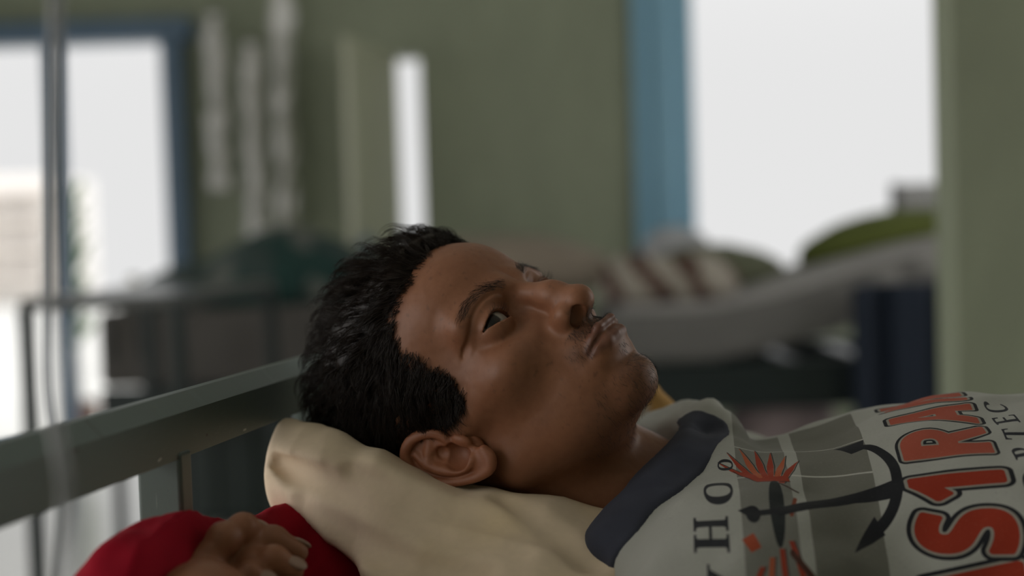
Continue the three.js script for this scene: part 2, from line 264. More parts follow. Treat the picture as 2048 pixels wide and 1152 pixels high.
  const u2 = at(1350, 830, 4.55); cushion((x, y, z) => smax(ell(x, y, z, u2.x, 0.14, u2.z, 0.2, 0.36, 0.15) + 0.03 * fbm(x * 6, y * 6, z * 6), 0.004 - y, 0.02), [u2.x - 0.36, -0.02, u2.z - 0.25], [u2.x + 0.36, 0.6, u2.z + 0.25], 0.02, (x, y, z) => { const n = 1 + 0.3 * noise(x * 8, y * 8, z * 8); return [0.085 * n, 0.05 * n, 0.042 * n]; }, clothMat, 'sack', 'dark brown bag slumped under the right bed', 'bag');
}
// dark cases added to stand in for the shade under the left bed
[[-0.86, 0.42, 'dark green hard suitcase added to darken the floor under the left bed near the door', [0.012, 0.022, 0.02]], [-0.2, 0.38, 'black suitcase added to darken the floor under the left bed behind the man', [0.012, 0.012, 0.014]]].forEach(([x, h, label, col]) => {
  const b = thing('shade_case', label, 'shade_case', 'cases added to darken the floor under the left bed'), m = phys({ color: new THREE.Color(...col), roughness: 0.5 });
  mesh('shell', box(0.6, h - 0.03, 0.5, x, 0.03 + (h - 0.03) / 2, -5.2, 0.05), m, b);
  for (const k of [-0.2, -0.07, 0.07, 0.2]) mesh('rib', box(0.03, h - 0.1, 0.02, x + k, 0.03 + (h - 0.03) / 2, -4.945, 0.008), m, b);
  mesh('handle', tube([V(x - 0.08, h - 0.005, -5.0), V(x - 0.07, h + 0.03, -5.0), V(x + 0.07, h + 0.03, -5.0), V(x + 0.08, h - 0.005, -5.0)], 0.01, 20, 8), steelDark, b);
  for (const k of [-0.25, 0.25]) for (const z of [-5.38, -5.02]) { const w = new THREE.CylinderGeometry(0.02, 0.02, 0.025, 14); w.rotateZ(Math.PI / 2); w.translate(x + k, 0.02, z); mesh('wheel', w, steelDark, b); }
});
// ================================================================ dark side table before the left door
{
  const t = thing('side_table', 'dark metal side table with thin top before the left door', 'table');
  const a = at(36, 600, 3.5), b = at(285, 566, 4.4), y = 0.5 * (a.y + b.y);
  const w = 0.42, ang = Math.atan2(b.x - a.x, b.z - a.z);
  const top = box(w, 0.03, Math.hypot(b.x - a.x, b.z - a.z), 0, 0, 0, 0.008); top.rotateY(ang); const n = V(Math.cos(ang), 0, -Math.sin(ang)), mid = a.clone().add(b).multiplyScalar(0.5); mid.y = y; const side = -1; 
  mid.addScaledVector(n, side * w / 2); top.translate(mid.x, y - 0.015, mid.z); mesh('table_top', top, phys({ color: new THREE.Color(0.05, 0.055, 0.055), roughness: 0.3 }), t);
  for (const p of [a, b]) for (const q of [0.02, w - 0.02]) { const x = p.x + n.x * side * q, z = p.z + n.z * side * q; mesh('leg', box(0.036, y - 0.02, 0.036, x, (y - 0.02) / 2, z, 0.006), steelDark, t); }
}
// ================================================================ crumpled clear plastic strips hanging on the wall
[[428, 30, 380, 'shortest'], [503, 88, 480, 'middle'], [562, -60, 500, 'longest']].forEach(([px, y0, y1, which], k) => {
  const a = at(px - 3, y0, 6.75), b = at(px + 8, y1, 6.75), n = 70, m = 8, P = [], I = [], UV = [], w = 0.12;
  for (let i = 0; i <= n; i++) for (let j = 0; j <= m; j++) {
    const s = i / n, t = j / m - 0.5, x = mix(a.x, b.x, s) + t * w * (0.75 + 0.5 * noise(s * 9, k * 7, 2)) + 0.02 * noise(s * 5, k * 3, 9), y = mix(a.y, b.y, s);
    P.push(x, y, a.z + 0.05 * noise(s * 16 + k, t * 3.2, 4) + 0.03 * noise(s * 36, t * 6, k) + 0.03 * Math.cos(t * 5)); UV.push(j / m, s);
  }
  for (let i = 0; i < n; i++) for (let j = 0; j < m; j++) { const q = i * (m + 1) + j; I.push(q, q + 1, q + m + 1, q + 1, q + m + 2, q + m + 1); }
  const g = new THREE.BufferGeometry(); g.setAttribute('position', new THREE.Float32BufferAttribute(P, 3)); g.setAttribute('uv', new THREE.Float32BufferAttribute(UV, 2)); g.setIndex(I); g.computeVertexNormals();
  const t = thing('plastic_strip', which + ' crumpled shiny plastic strip hanging on the olive wall', 'strip', 'plastic strips on the far wall');
  mesh('film', g, phys({ color: new THREE.Color(0.86, 0.85, 0.84), roughness: 0.2, metalness: 0.25, side: THREE.DoubleSide }), t);
  mesh('hook', tube([V(a.x, a.y - 0.01, a.z), V(a.x, a.y + 0.03, a.z + 0.02), V(a.x, a.y + 0.03, ZF + 0.005)], 0.006, 10, 8), steelDark, t);
});
// ================================================================ the man's bed: headboard, mattress, red blanket, pillow
const bedYaw = 0.2;                                           // the bed's long axis turns a little towards the camera
const BX = V(Math.cos(bedYaw), 0, Math.sin(bedYaw)), BZ = V(-Math.sin(bedYaw), 0, Math.cos(bedYaw));
const railMid = at(300, 850, 0.88); railMid.y = at(0, 957, 0.65).y - 0.012;
const bedPoint = (along, up, across) => railMid.clone().addScaledVector(BX, along).addScaledVector(BZ, across).setY(up);   // across: + towards the camera
const MAT_Y = 0.725;
{
  const bed = thing('hospital_bed', 'grey-green metal hospital bed under the lying man', 'bed');
  const cv = document.createElement('canvas'); cv.width = 2048; cv.height = 256; const c = cv.getContext('2d');
  c.fillStyle = '#4f5d5a'; c.fillRect(0, 0, 2048, 256);
  for (let i = 0; i < 5000; i++) { c.fillStyle = `rgba(${rnd() < 0.5 ? '50,62,60' : '150,160,156'},${rr(0.02, 0.1)})`; c.fillRect(rnd() * 2048, rnd() * 256, rr(1, 16), rr(1, 3)); }
  for (let i = 0; i < 60; i++) { c.fillStyle = rnd() < 0.6 ? '#2a2624' : '#b9beb9'; c.beginPath(); c.ellipse(rnd() * 2048, rr(0, 256), rr(1, 7), rr(1, 3), rr(-0.3, 0.3), 0, 7); c.fill(); }
  const tx = new THREE.CanvasTexture(cv); tx.colorSpace = THREE.SRGBColorSpace;
  const paintM = phys({ map: tx, roughness: 0.42, clearcoat: 0.25, clearcoatRoughness: 0.35 });
  const hbR = new THREE.Matrix4().makeBasis(BX, V(0, 1, 0), BZ).setPosition(railMid.x, 0, railMid.z);
  const put = (name, g) => { g.applyMatrix4(hbR); return mesh(name, g, paintM, bed); };
  const ry = railMid.y;
  put('top_rail', (() => { const s = new THREE.Shape(); const w = 0.02, h = 0.034; s.moveTo(-w / 2, -h / 2); s.lineTo(w / 2, -h / 2); s.lineTo(w / 2, h / 2 - 0.009); s.lineTo(w / 2 - 0.009, h / 2); s.lineTo(-w / 2 + 0.006, h / 2); s.lineTo(-w / 2, h / 2 - 0.006); s.closePath(); const g = new THREE.ExtrudeGeometry(s, { depth: 1.02, bevelEnabled: true, bevelSize: 0.0025, bevelThickness: 0.0025, bevelSegments: 2, steps: 30 }); const p = g.attributes.position, uv = g.attributes.uv; for (let i = 0; i < p.count; i++) uv.setXY(i, p.getZ(i) / 1.02, (p.getY(i) + p.getX(i) + 0.05) * 8); g.translate(0, ry, -0.72); return g; })());
  for (const z of [-0.7, 0.28]) put('post', box(0.034, ry, 0.034, 0, ry / 2 - 0.01, z, 0.005));
  for (const z of [-0.58, -0.3, -0.02]) put('bar', box(0.03, ry - 0.46, 0.018, -0.001, 0.46 + (ry - 0.46) / 2 - 0.015, z, 0.003));
  put('lower_rail', box(0.03, 0.04, 0.95, 0, 0.47, -0.21, 0.005));
  for (const z of [-0.68, 0.26]) put('side_rail', box(1.95, 0.05, 0.03, 1.0, 0.5, z, 0.005));
  for (const z of [-0.7, 0.28]) put('leg', box(0.034, 0.78, 0.034, 1.98, 0.39, z, 0.005));
  for (let k = 0; k < 8; k++) put('slat', box(0.08, 0.015, 0.94, 0.15 + k * 0.24, 0.53, -0.21, 0.003));
  const g = new RoundedBoxGeometry(1.9, 0.17, 0.92, 4, 0.05); g.translate(0.99, 0.625, -0.21); g.applyMatrix4(hbR);
  tag(mesh('mattress', g, std({ map: speckle([150, 146, 138], 0.1, 31), roughness: 0.95 })), 'thin foam mattress under the lying man', 'mattress');
}
const hand0 = at(470, 1120, 0.86);
function redD(x, y, z) {
  const p = V(x, y, z).sub(railMid), a = p.dot(BX), c = p.dot(BZ);
  const near = sstep(-0.14, -0.09, c), top = 0.862 + 0.026 * sstep(-0.06, 0.04, c) * sstep(0.06, 0.035, a) - 0.04 * near * sstep(0.035, 0.06, a) - 0.1 * sstep(0.07, 0.13, a) - 0.02 * sstep(0.07, 0.15, c);
  const a1 = mix(0.3, 0.047, near), qa = Math.max(mix(0.042, 0.022, sstep(0.02, 0.06, c)) - a, a - a1), qc = Math.abs(c + 0.07) - 0.16, qy = Math.max(y - top + 0.025, MAT_Y + 0.02 - y), r = 0.025;
  let d = (Math.hypot(Math.max(qa, 0), Math.max(qc, 0), Math.max(qy, 0)) + Math.min(0, Math.max(qa, qc, qy)) - r) * 0.6;
  d += 0.009 * fbm(a * 14, y * 22, c * 9) + 0.004 * Math.sin(y * 150 + 3 * noise(a * 8, 0, c * 8)) * sstep(top - 0.01, top - 0.04, y);
  return Math.max(d, MAT_Y - 0.012 - y);
}
{
  const g = paint(surface(redD, [railMid.x - 0.1, 0.68, railMid.z - 0.5], [railMid.x + 0.45, 0.93, railMid.z + 0.3], 0.0055, 1.6), (x, y, z) => { const n = 1 + 0.18 * fbm(x * 30, y * 30, z * 30); return [0.3 * n, 0.0035 * n, 0.017 * n]; });
  tag(mesh('red_blanket', g, phys({ vertexColors: true, roughness: 0.9, specularIntensity: 0.3 })), 'folded crimson blanket between pillow and bed rail', 'blanket');
}
// ================================================================ the man: head, neck, trunk, raised right arm
// Head frame: origin between the ears, x = his left, y = crown, z = face; worked in centimetres.
const headM = (() => {
  const f = V(0.34528, 0.75705, 0.55467), u = V(-0.78052, 0.55981, -0.2782), l = V(0.52112, 0.33688, -0.78419);
  const m = new THREE.Matrix4().makeBasis(l, u, f); m.setPosition(-0.0033, -0.0854, -1.0216);
  return m.premultiply(camM);
})();
const headInv = headM.clone().invert();
const toHead = (p) => { const q = p.clone().applyMatrix4(headInv).multiplyScalar(100); return [q.x, q.y, q.z]; };
const EYE = [3.15, 2.3, 7.35];
const neckA = [0, -3.0, -2.4, 5.3], neckB = [...toHead(at(1250, 1005, 1.03)), 5.5];
const upperLip = [[0, -3.5, 10.95, 0.3], [0.85, -3.54, 10.82, 0.29], [1.55, -3.78, 10.25, 0.23], [2.15, -4.08, 9.6, 0.13]];
const lowerLip = [[0, -4.52, 10.66, 0.36], [0.95, -4.52, 10.46, 0.33], [1.6, -4.4, 9.95, 0.24], [2.15, -4.25, 9.55, 0.12]];
const seam = [[0, -4.02, 11.3, 0.1], [0.95, -3.97, 11, 0.1], [1.65, -4.06, 10.35, 0.1], [2.35, -4.25, 9.62, 0.07]];
function headD(x, y, z) {
  const a = Math.abs(x);
  let d = ell(x, y, z, 0, 4.7, -0.9, 7.3, 8.6, 9.6);
  d = smin(d, ell(x, y, z, 0, 6.3, 3.6, 5.8, 4.8, 5.7), 1.5);
  if (d > 14) return d - 3;
  d = smin(d, ell(x, y, z, 0, -0.5, 2.9, 6.0, 7.4, 6.3), 1.6);
  d = smin(d, cone(a, y, z, 4.9, -4.1, 0.7, 1.5, 1.0, -6.9, 7.4, 1.35), 2.2);
  d = smin(d, ell(x, y, z, 0, -4.3, 4.0, 4.7, 4.1, 5.0), 1.5);
  d = smin(d, ell(x, y, z, 0, -4.1, 5.8, 3.5, 3.8, 4.9), 1.2);
  d = smin(d, ell(x, y, z, 0, -7.25, 8.25, 1.75, 1.4, 1.65), 1.3);
  d = smin(d, ell(a, y, z, 4.4, -0.5, 6.0, 1.6, 1.4, 1.8), 2.2);                 // cheekbone
  d = smin(d, cone(a, y, z, 4.9, -0.2, 5.4, 0.7, 6.35, 0.2, 1.2, 0.6), 1.3);        // zygomatic arch
  d = smin(d, cone(a, y, z, 0.9, 3.6, 8.55, 0.95, 4.7, 3.85, 6.9, 0.95), 1.4);    // brow ridge
  // hollows
  d += 1.15 * gauss(a, y, z, 3.1, 2.1, 9.0, 1.9, 1.2, 1.9);
  d += 0.62 * gauss(a, y, z, 1.45, 2.1, 9.2, 0.75, 1.0, 1.2);
  d += 0.22 * gauss(a, y, z, 4.9, -3.3, 6.2, 1.8, 2.2, 2.4);
  d += 0.35 * gauss(a, y, z, 6.5, 4.2, 5.2, 1.6, 2.2, 2.2);
  d += 0.42 * gauss(x, y, z, 0, -5.95, 10.2, 2.2, 0.6, 1.5);
  d += 0.22 * gauss(a, y, z, 3.0, -3.3, 8.9, 0.55, 1.4, 1.2);                     // nasolabial fold
  // lids
  const ex = a - EYE[0], ey = y - EYE[1], ez = z - EYE[2], eo = Math.hypot(ex, ey, ez);
  if (eo < 4) {
    d = smin(d, eo - 1.47, 0.55);
    const rim = Math.abs(Math.hypot(ex * 0.72, ey * 0.95) - 1.52);                // lid crease
    if (ey > 0) d += 0.14 * Math.exp(-rim * rim / 0.02) * sstep(0, 0.5, ey);
  }
  // nose
  let n = cone(x, y, z, 0, 2.7, 8.85, 0.75, 0, 0.6, 10.2, 0.88);
  n = smin(n, cone(x, y, z, 0, 0.6, 10.2, 0.88, 0, -1.1, 11.1, 0.95), 0.8);
  n = smin(n, ell(x, y, z, 0, -1.3, 11.1, 1.05, 0.92, 1.05), 0.5);
  n = smin(n, ell(x, y, z, 0, -1.1, 9.7, 1.45, 1.05, 1.5), 0.8);
  n = smin(n, ell(a, y, z, 1.28, -1.2, 10.05, 0.74, 0.76, 1.0), 0.4);
  n = smin(n, cone(x, y, z, 0, -1.65, 10.95, 0.4, 0, -2.2, 10.1, 0.42), 0.35);
  d = smin(d, n, 0.75);
  d += 0.22 * gauss(a, y, z, 2.2, -1.45, 9.7, 0.36, 0.9, 0.9);
  d = smax(d, -ell(a, y, z, 0.88, -1.85, 10.6, 0.46, 0.7, 0.85), 0.2);
  d = smax(d, -ell(a, y, z, 1.15, -2.15, 10.75, 0.62, 0.55, 0.75), 0.25);
  // lips
  if (y < -2 && y > -8) {
    d = smin(d, chain(a, y, z, upperLip, 0.3), 0.45);
    d = smin(d, chain(a, y, z, lowerLip, 0.3), 0.45);
    d = smax(d, -chain(a, y, z, seam, 0.1), 0.22);
    d += 0.13 * gauss(x, y, z, 0, -2.9, 11.2, 0.4, 0.5, 0.9);
    d += 0.2 * gauss(a, y, z, 2.4, -4.2, 9.7, 0.35, 0.5, 0.8);
  }
  // neck
  d = smin(d, cone(x, y, z, ...neckA, ...neckB), 1.6);
  // eye opening
  if (eo < 3 && ez > 0) {
    const h = 0.5 * (1 - (ex / 1.42) ** 2), mid = 0.0 + 0.06 * ex;
    const slit = Math.max((Math.abs(ey - mid) - h) * 0.85, 0.2 - ez);
    d = smax(d, -slit, 0.12);
    d = Math.max(d, 1.17 - eo);
  }
  d += 0.018 * noise(x * 1.6, y * 1.6, z * 1.6);
  return d;
}
const browLine = [[1.3, 3.85, 0, 0], [2.5, 4.4, 0, 0], [3.8, 4.55, 0, 0], [4.8, 4.2, 0, 0]];
const browW = (x, y, z) => z < 5.5 || y < 2.5 || y > 6 ? 0 : sstep(0.46, 0.12, chain(Math.abs(x), y, 0, browLine));
const beard = (x, y, z) => {
  const a = Math.abs(x); if (z < 3 || y > -1.9) return 0;
  const mo = sstep(-2.05, -2.35, y) * sstep(-3.45, -3.2, y) * sstep(2.5, 1.5, a), corner = 0.8 * gauss(a, y, 0, 2.35, -3.6, 0, 0.5, 0.9, 1);
  const chin = 0.85 * sstep(-5.5, -6.5, y) * sstep(2.9, 1.0, a) * sstep(5, 7.5, z), patch = 0.9 * gauss(a, y, 0, 0, -5.4, 0, 0.5, 0.35, 1), jaw = 0.3 * sstep(-4.5, -6.5, y) * sstep(5, 3, a);
  return Math.max(mo, corner, chin, patch, jaw);
};
const SKIN = [0.25, 0.106, 0.057];
function skinColor(x, y, z) {
  const a = Math.abs(x), m = 0.10 * fbm(x * 0.5, y * 0.5, z * 0.5) + 0.10 * fbm(x * 2.3, y * 2.3, z * 2.3) + 0.06 * noise(x * 7, y * 7, z * 7);
  let c = [SKIN[0] * (1 + m), SKIN[1] * (1 + 1.2 * m), SKIN[2] * (1 + 1.2 * m)];
  const tint = (k, t) => { for (let i = 0; i < 3; i++) c[i] = mix(c[i], k[i], t); };
  tint([0.1, 0.046, 0.03], 0.35 * sstep(0.42, 0.62, noise(x * 3.1 + 11, y * 3.1, z * 3.1)) * sstep(4, 6, z));
  const lip = Math.min(chain(a, y, z, upperLip), chain(a, y, z, lowerLip));
  tint([0.15, 0.066, 0.05], 0.8 * sstep(0.3, 0.02, lip));
  tint([0.05, 0.03, 0.023], 0.62 * Math.max(beard(x, y, z), 0.8 * browW(x, y, z)) * (0.75 + 0.5 * noise(x * 9, y * 9, z * 9)));
  return c;
}

// ---- ear: ex = backwards, ey = up, ez = outwards (centimetres, origin at the tragus)
const helix = [[0.75, 0.25, -0.35, 0.22], [0.2, 0.75, -0.05, 0.26], [0.0, 1.6, 0.1, 0.3], [0.25, 2.5, 0.22, 0.34], [0.9, 3.2, 0.3, 0.36], [1.75, 3.4, 0.3, 0.36], [2.55, 3.0, 0.28, 0.34], [3.0, 2.1, 0.26, 0.33], [3.0, 1.0, 0.22, 0.3], [2.7, -0.1, 0.18, 0.28], [2.2, -1.15, 0.12, 0.28], [1.65, -2.0, 0.02, 0.32], [1.0, -2.55, 0, 0.34], [0.4, -2.4, 0, 0.32], [0.05, -1.85, -0.05, 0.3]];
const antihelix = [[1.75, 2.75, 0.05, 0.2], [2.05, 1.9, 0.12, 0.3], [2.1, 1.0, 0.16, 0.34], [1.95, 0.1, 0.16, 0.34], [1.6, -0.7, 0.14, 0.32], [1.05, -1.2, 0.16, 0.34], [0.75, -1.3, 0.16, 0.3]];
const crus = [[2.0, 1.7, 0.1, 0.28], [1.4, 1.9, 0.0, 0.24], [0.7, 2.0, -0.1, 0.2]];
const densify = (P, n) => { const c = new THREE.CatmullRomCurve3(P.map((p) => V(p[0], p[1], p[2]))), o = []; for (let i = 0; i <= n; i++) { const u = i / n, q = c.getPoint(u), f = u * (P.length - 1), j = Math.min(P.length - 2, Math.floor(f)); o.push([q.x, q.y, q.z, mix(P[j][3], P[j + 1][3], f - j)]); } return o; };
const helixS = densify(helix, 44), antihelixS = densify(antihelix, 18);
const earOutline = helixS.slice(3).map((p) => [p[0], p[1]]);
function poly2(x, y, P) { let d = 1e9, inside = false; for (let i = 0, j = P.length - 1; i < P.length; j = i++) { const [ax, ay] = P[j], [bx, by] = P[i], ex = bx - ax, ey = by - ay, t = clamp(((x - ax) * ex + (y - ay) * ey) / (ex * ex + ey * ey), 0, 1); d = Math.min(d, Math.hypot(x - ax - ex * t, y - ay - ey * t)); if ((ay > y) !== (by > y) && x < (bx - ax) * (y - ay) / (by - ay) + ax) inside = !inside; } return inside ? -d : d; }
function earD(x, y, z) {
  const w = z - (0.3 + 0.42 * Math.max(0, x) - 0.03 * x * x);
  let d = smax(Math.abs(w + 0.12) - 0.17, poly2(x, y, earOutline), 0.25);
  d = smin(d, chain(x, y, w, helixS), 0.22);
  d = smin(d, chain(x, y, w, antihelixS), 0.28);
  d = smin(d, chain(x, y, w, crus, 0.1), 0.3);
  d = smin(d, ell(x, y, w, 0.9, 0.0, -0.75, 1.35, 1.7, 0.75), 0.3);          // back of the bowl, joins the skull
  d = smax(d, -ell(x, y, w, 0.95, -0.15, 0.12, 0.82, 1.0, 1.0), 0.2);        // bowl
  d = smax(d, -ell(x, y, w, 1.2, 0.95, 0.15, 0.5, 0.55, 0.6), 0.2);
  d = smin(d, ell(x, y, z, -0.05, -0.2, 0.25, 0.42, 0.7, 0.35), 0.25);        // tragus
  d = smin(d, ell(x, y, w, 0.75, -2.0, -0.05, 0.75, 0.75, 0.32), 0.3);        // lobe
  return d;
}
const earTilt = 22 * Math.PI / 180, EAR = [6.75, -0.1, 0.9];
const earM = (side) => { const m = new THREE.Matrix4().makeBasis(V(0, -Math.sin(earTilt), -Math.cos(earTilt)), V(0, Math.cos(earTilt), -Math.sin(earTilt)), V(side, 0, 0)); m.setPosition(side * EAR[0], EAR[1], EAR[2]); return m; };
function earGeo(side) {
  const g = surface(earD, [-0.8, -3.2, -1.6], [3.8, 4.1, 2.2], 0.065); g.scale(1.02, 1.1, 1.0);
  g.applyMatrix4(earM(side));
  if (side > 0) { /* the mirrored frame is left-handed for one side: turn the faces */ }
  const m = earM(side).determinant() < 0; if (m) { const I = g.index.array; for (let t = 0; t < I.length; t += 3) { const q = I[t + 1]; I[t + 1] = I[t + 2]; I[t + 2] = q; } }
  return paint(g, (x, y, z) => { const c = skinColor(x, y, z); return [c[0] * 1.12, c[1] * 1.0, c[2] * 0.95]; });
}
const skinMat = phys({ vertexColors: true, roughness: 0.46, specularIntensity: 0.7 });
const headGeo0 = surface(headD, [-8.2, -17, -11.2], [8.2, 13.9, 13], 0.115), headGeo = paint(headGeo0.clone(), skinColor);
const person = thing('person', 'man in printed pale T-shirt lying on his back, head on beige pillow', 'person');

// ---- trunk, legs, arms (room coordinates, metres); mostly under the clothes
const bodyYaw = 0.125, PX = V(Math.cos(bodyYaw), 0, Math.sin(bodyYaw)), PZ = V(-Math.sin(bodyYaw), 0, Math.cos(bodyYaw));   // his long axis and his right side
const neckW = at(1250, 1005, 1.03);
const bodyPt = (a, y, c) => neckW.clone().addScaledVector(PX, a).addScaledVector(PZ, c).setY(y);
const toBody = (x, y, z) => { const dx = x - neckW.x, dz = z - neckW.z; return [dx * PX.x + dz * PX.z, y, dx * PZ.x + dz * PZ.z]; };
const shoulderN = bodyPt(0.08, 0.79, 0.155), shoulderF = bodyPt(0.04, 0.795, -0.18), elbowN = V(-0.05, 0.765, -0.62), wristN = at(405, 1225, 0.80);
const P4 = (v, r) => [v.x, v.y, v.z, r];
function torsoD(x, y, z, o = 0) {
  const [a, b, c] = toBody(x, y, z);
  let d = ell(a, b, c, 0.28, 0.803, 0, 0.27, 0.1 + o, 0.175 + o);
  d = smin(d, ell(a, b, c, 0.5, 0.8, 0, 0.28, 0.085 + o, 0.16 + o), 0.1);
  d = smin(d, cone(a, b, c, 0.075, 0.8, 0.12, 0.06 + o, 0.05, 0.795, -0.15, 0.06 + o), 0.07);
  d = smin(d, cone(x, y, z, ...P4(shoulderN, 0.062 + o), ...P4(shoulderN.clone().lerp(elbowN, 0.45), 0.05 + o)), 0.05);
  d = smin(d, cone(a, b, c, 0.04, 0.795, -0.18, 0.062 + o, 0.2, 0.79, -0.215, 0.052 + o), 0.05);
  return d;
}
const elbowF = bodyPt(0.32, 0.775, -0.25), wristF = bodyPt(0.55, 0.775, -0.2);
function lowerD(x, y, z) {   // trunk under the clothes, pelvis, legs, far arm: one skin
  const [a, b, c] = toBody(x, y, z); let d = torsoD(x, y, z, -0.016);
  d = smin(d, ell(a, b, c, 0.68, 0.8, 0, 0.14, 0.075, 0.16), 0.08);
  const cc = Math.abs(c); d = smin(d, cone(a, b, cc, 0.72, 0.795, 0.085, 0.072, 1.12, 0.79, 0.095, 0.052), 0.05); d = smin(d, cone(a, b, cc, 1.12, 0.79, 0.095, 0.052, 1.52, 0.765, 0.1, 0.036), 0.03); d = smin(d, cone(a, b, cc, 1.52, 0.765, 0.1, 0.034, 1.55, 0.86, 0.12, 0.022), 0.03);
  d = smin(d, cone(x, y, z, ...P4(shoulderF, 0.05), ...P4(elbowF, 0.038)), 0.03); d = smin(d, cone(x, y, z, ...P4(elbowF, 0.038), ...P4(wristF, 0.025)), 0.02); d = smin(d, ell(a, b, c, 0.62, 0.775, -0.19, 0.07, 0.018, 0.04), 0.02);
  const n = neckW; d = smin(d, cone(x, y, z, n.x - 0.03, n.y - 0.005, n.z, 0.05, n.x + 0.1, n.y - 0.05, n.z, 0.045), 0.04);
  return d;
}
// right hand and arm: raised beside the head, the hand slack under the pillow's edge
const fingers = [
  [at(392, 1150, 0.835), at(447, 1078, 0.845), at(486, 1056, 0.855), at(512, 1066, 0.866)],
  [at(440, 1175, 0.845), at(500, 1092, 0.86), at(545, 1082, 0.865), at(592, 1104, 0.865)],
  [at(470, 1205, 0.855), at(505, 1128, 0.85), at(548, 1120, 0.845), at(585, 1140, 0.845)],
  [at(490, 1235, 0.865), at(470, 1165, 0.845), at(500, 1150, 0.835), at(530, 1165, 0.835)],
];
const fr = [[0.0098, 0.0093, 0.0085, 0.0072], [0.01, 0.0095, 0.0088, 0.0074], [0.0096, 0.009, 0.0083, 0.007], [0.0085, 0.0078, 0.0072, 0.0062]];
const thumb = [at(372, 1225, 0.815), at(352, 1190, 0.83), at(372, 1150, 0.85), at(402, 1118, 0.868)];
const fpinky = [at(548, 1046, 0.885), at(540, 1060, 0.88)];
function handD(x, y, z) {
  let d = cone(x, y, z, ...P4(elbowN, 0.04), ...P4(wristN, 0.026));
  d = smin(d, cone(x, y, z, ...P4(shoulderN, 0.05), ...P4(elbowN, 0.04)), 0.02);
  const knots = fingers.map((f) => f[0]);
  for (let i = 0; i < 4; i++) d = smin(d, cone(x, y, z, ...P4(wristN, 0.02), ...P4(knots[i], 0.0125)), 0.014);
  for (let i = 0; i < 4; i++) { let e = 1e9; for (let k = 0; k < 3; k++) e = smin(e, cone(x, y, z, ...P4(fingers[i][k], fr[i][k]), ...P4(fingers[i][k + 1], fr[i][k + 1])), 0.003); for (let k = 1; k < 3; k++) e = smin(e, sph(x, y, z, fingers[i][k].x, fingers[i][k].y, fingers[i][k].z, fr[i][k] * 1.03), 0.003); d = smin(d, e, 0.0035); }
  let t = 1e9; for (let k = 0; k < 3; k++) t = smin(t, cone(x, y, z, ...P4(thumb[k], [0.014, 0.0118, 0.0105][k]), ...P4(thumb[k + 1], [0.0118, 0.0105, 0.0085][k])), 0.004);
  return smin(d, t, 0.008);
}
const bodySkin = (x, y, z) => { const q = 100, m = 0.14 * fbm(x * q * 0.4, y * q * 0.4, z * q * 0.4) + 0.08 * noise(x * q * 3, y * q * 3, z * q * 3); return [SKIN[0] * (1.12 + m), SKIN[1] * (1.12 + m), SKIN[2] * (1.12 + m)]; };
const trunkGeo = paint(surface(lowerD, [neckW.x - 0.12, 0.66, -1.55], [neckW.x + 1.75, 1.0, -0.55], 0.016), bodySkin);
const handGeo = paint(surface(handD, [-0.27, 0.68, -1.0], [0.22, 0.94, -0.52], 0.0028), bodySkin);
const body = mesh('body', mergeGeometries([bake(mergeGeometries([headGeo, earGeo(-1), earGeo(1)]), headM, 0.01), trunkGeo, handGeo]), skinMat, person);
{
  const nailM = phys({ color: new THREE.Color(0.3, 0.19, 0.14), roughness: 0.3 });
  for (const [f, i] of [[fingers[0], 0], [fingers[1], 1], [fingers[2], 2], [fingers[3], 3]]) {
    const dir = f[3].clone().sub(f[2]).normalize(), pre = f[2].clone().sub(f[1]).normalize(), up = pre.clone().sub(dir).addScaledVector(V(0, 1, 0), 0.25); up.addScaledVector(dir, -up.dot(dir)).normalize(); const sd = V().crossVectors(up, dir);
    const g = new THREE.SphereGeometry(1, 16, 12); g.scale(0.0052, 0.0018, 0.0065); g.applyMatrix4(new THREE.Matrix4().makeBasis(sd, up, dir).setPosition(f[3].clone().addScaledVector(up, fr[i][3] - 0.0008).addScaledVector(dir, 0.0005)));
    mesh('fingernail', g, nailM, person);
  }
}
// ---- eyes
const eyeMat = phys({ vertexColors: true, roughness: 0.3, specularIntensity: 0.5, clearcoat: 0.35, clearcoatRoughness: 0.03 });
for (const s of [-1, 1]) {
  const g = new THREE.SphereGeometry(1.16, 64, 48);
  const gaze = V(-0.8, 0.12, 1).normalize();
  const p = g.attributes.position;
  for (let i = 0; i < p.count; i++) { const c = V(p.getX(i), p.getY(i), p.getZ(i)).normalize(), t = c.angleTo(gaze); if (t < 0.56) { const k = 1 + 0.02 * (1 - (t / 0.56) ** 2); p.setXYZ(i, p.getX(i) * k, p.getY(i) * k, p.getZ(i) * k); } }
  g.computeVertexNormals();
  paint(g, (x, y, z) => { const t = V(x, y, z).normalize().angleTo(gaze); return t < 0.2 ? [0.004, 0.004, 0.004] : t < 0.53 ? [0.016, 0.009, 0.006] : t < 0.57 ? [0.01, 0.007, 0.006] : [0.28, 0.24, 0.21]; });
  g.translate(s * EYE[0], EYE[1], EYE[2]);
  const e = mesh('eye', bake(g, headM, 0.01), eyeMat, person); e.userData.label = 'dark brown eye gazing upwards';
}

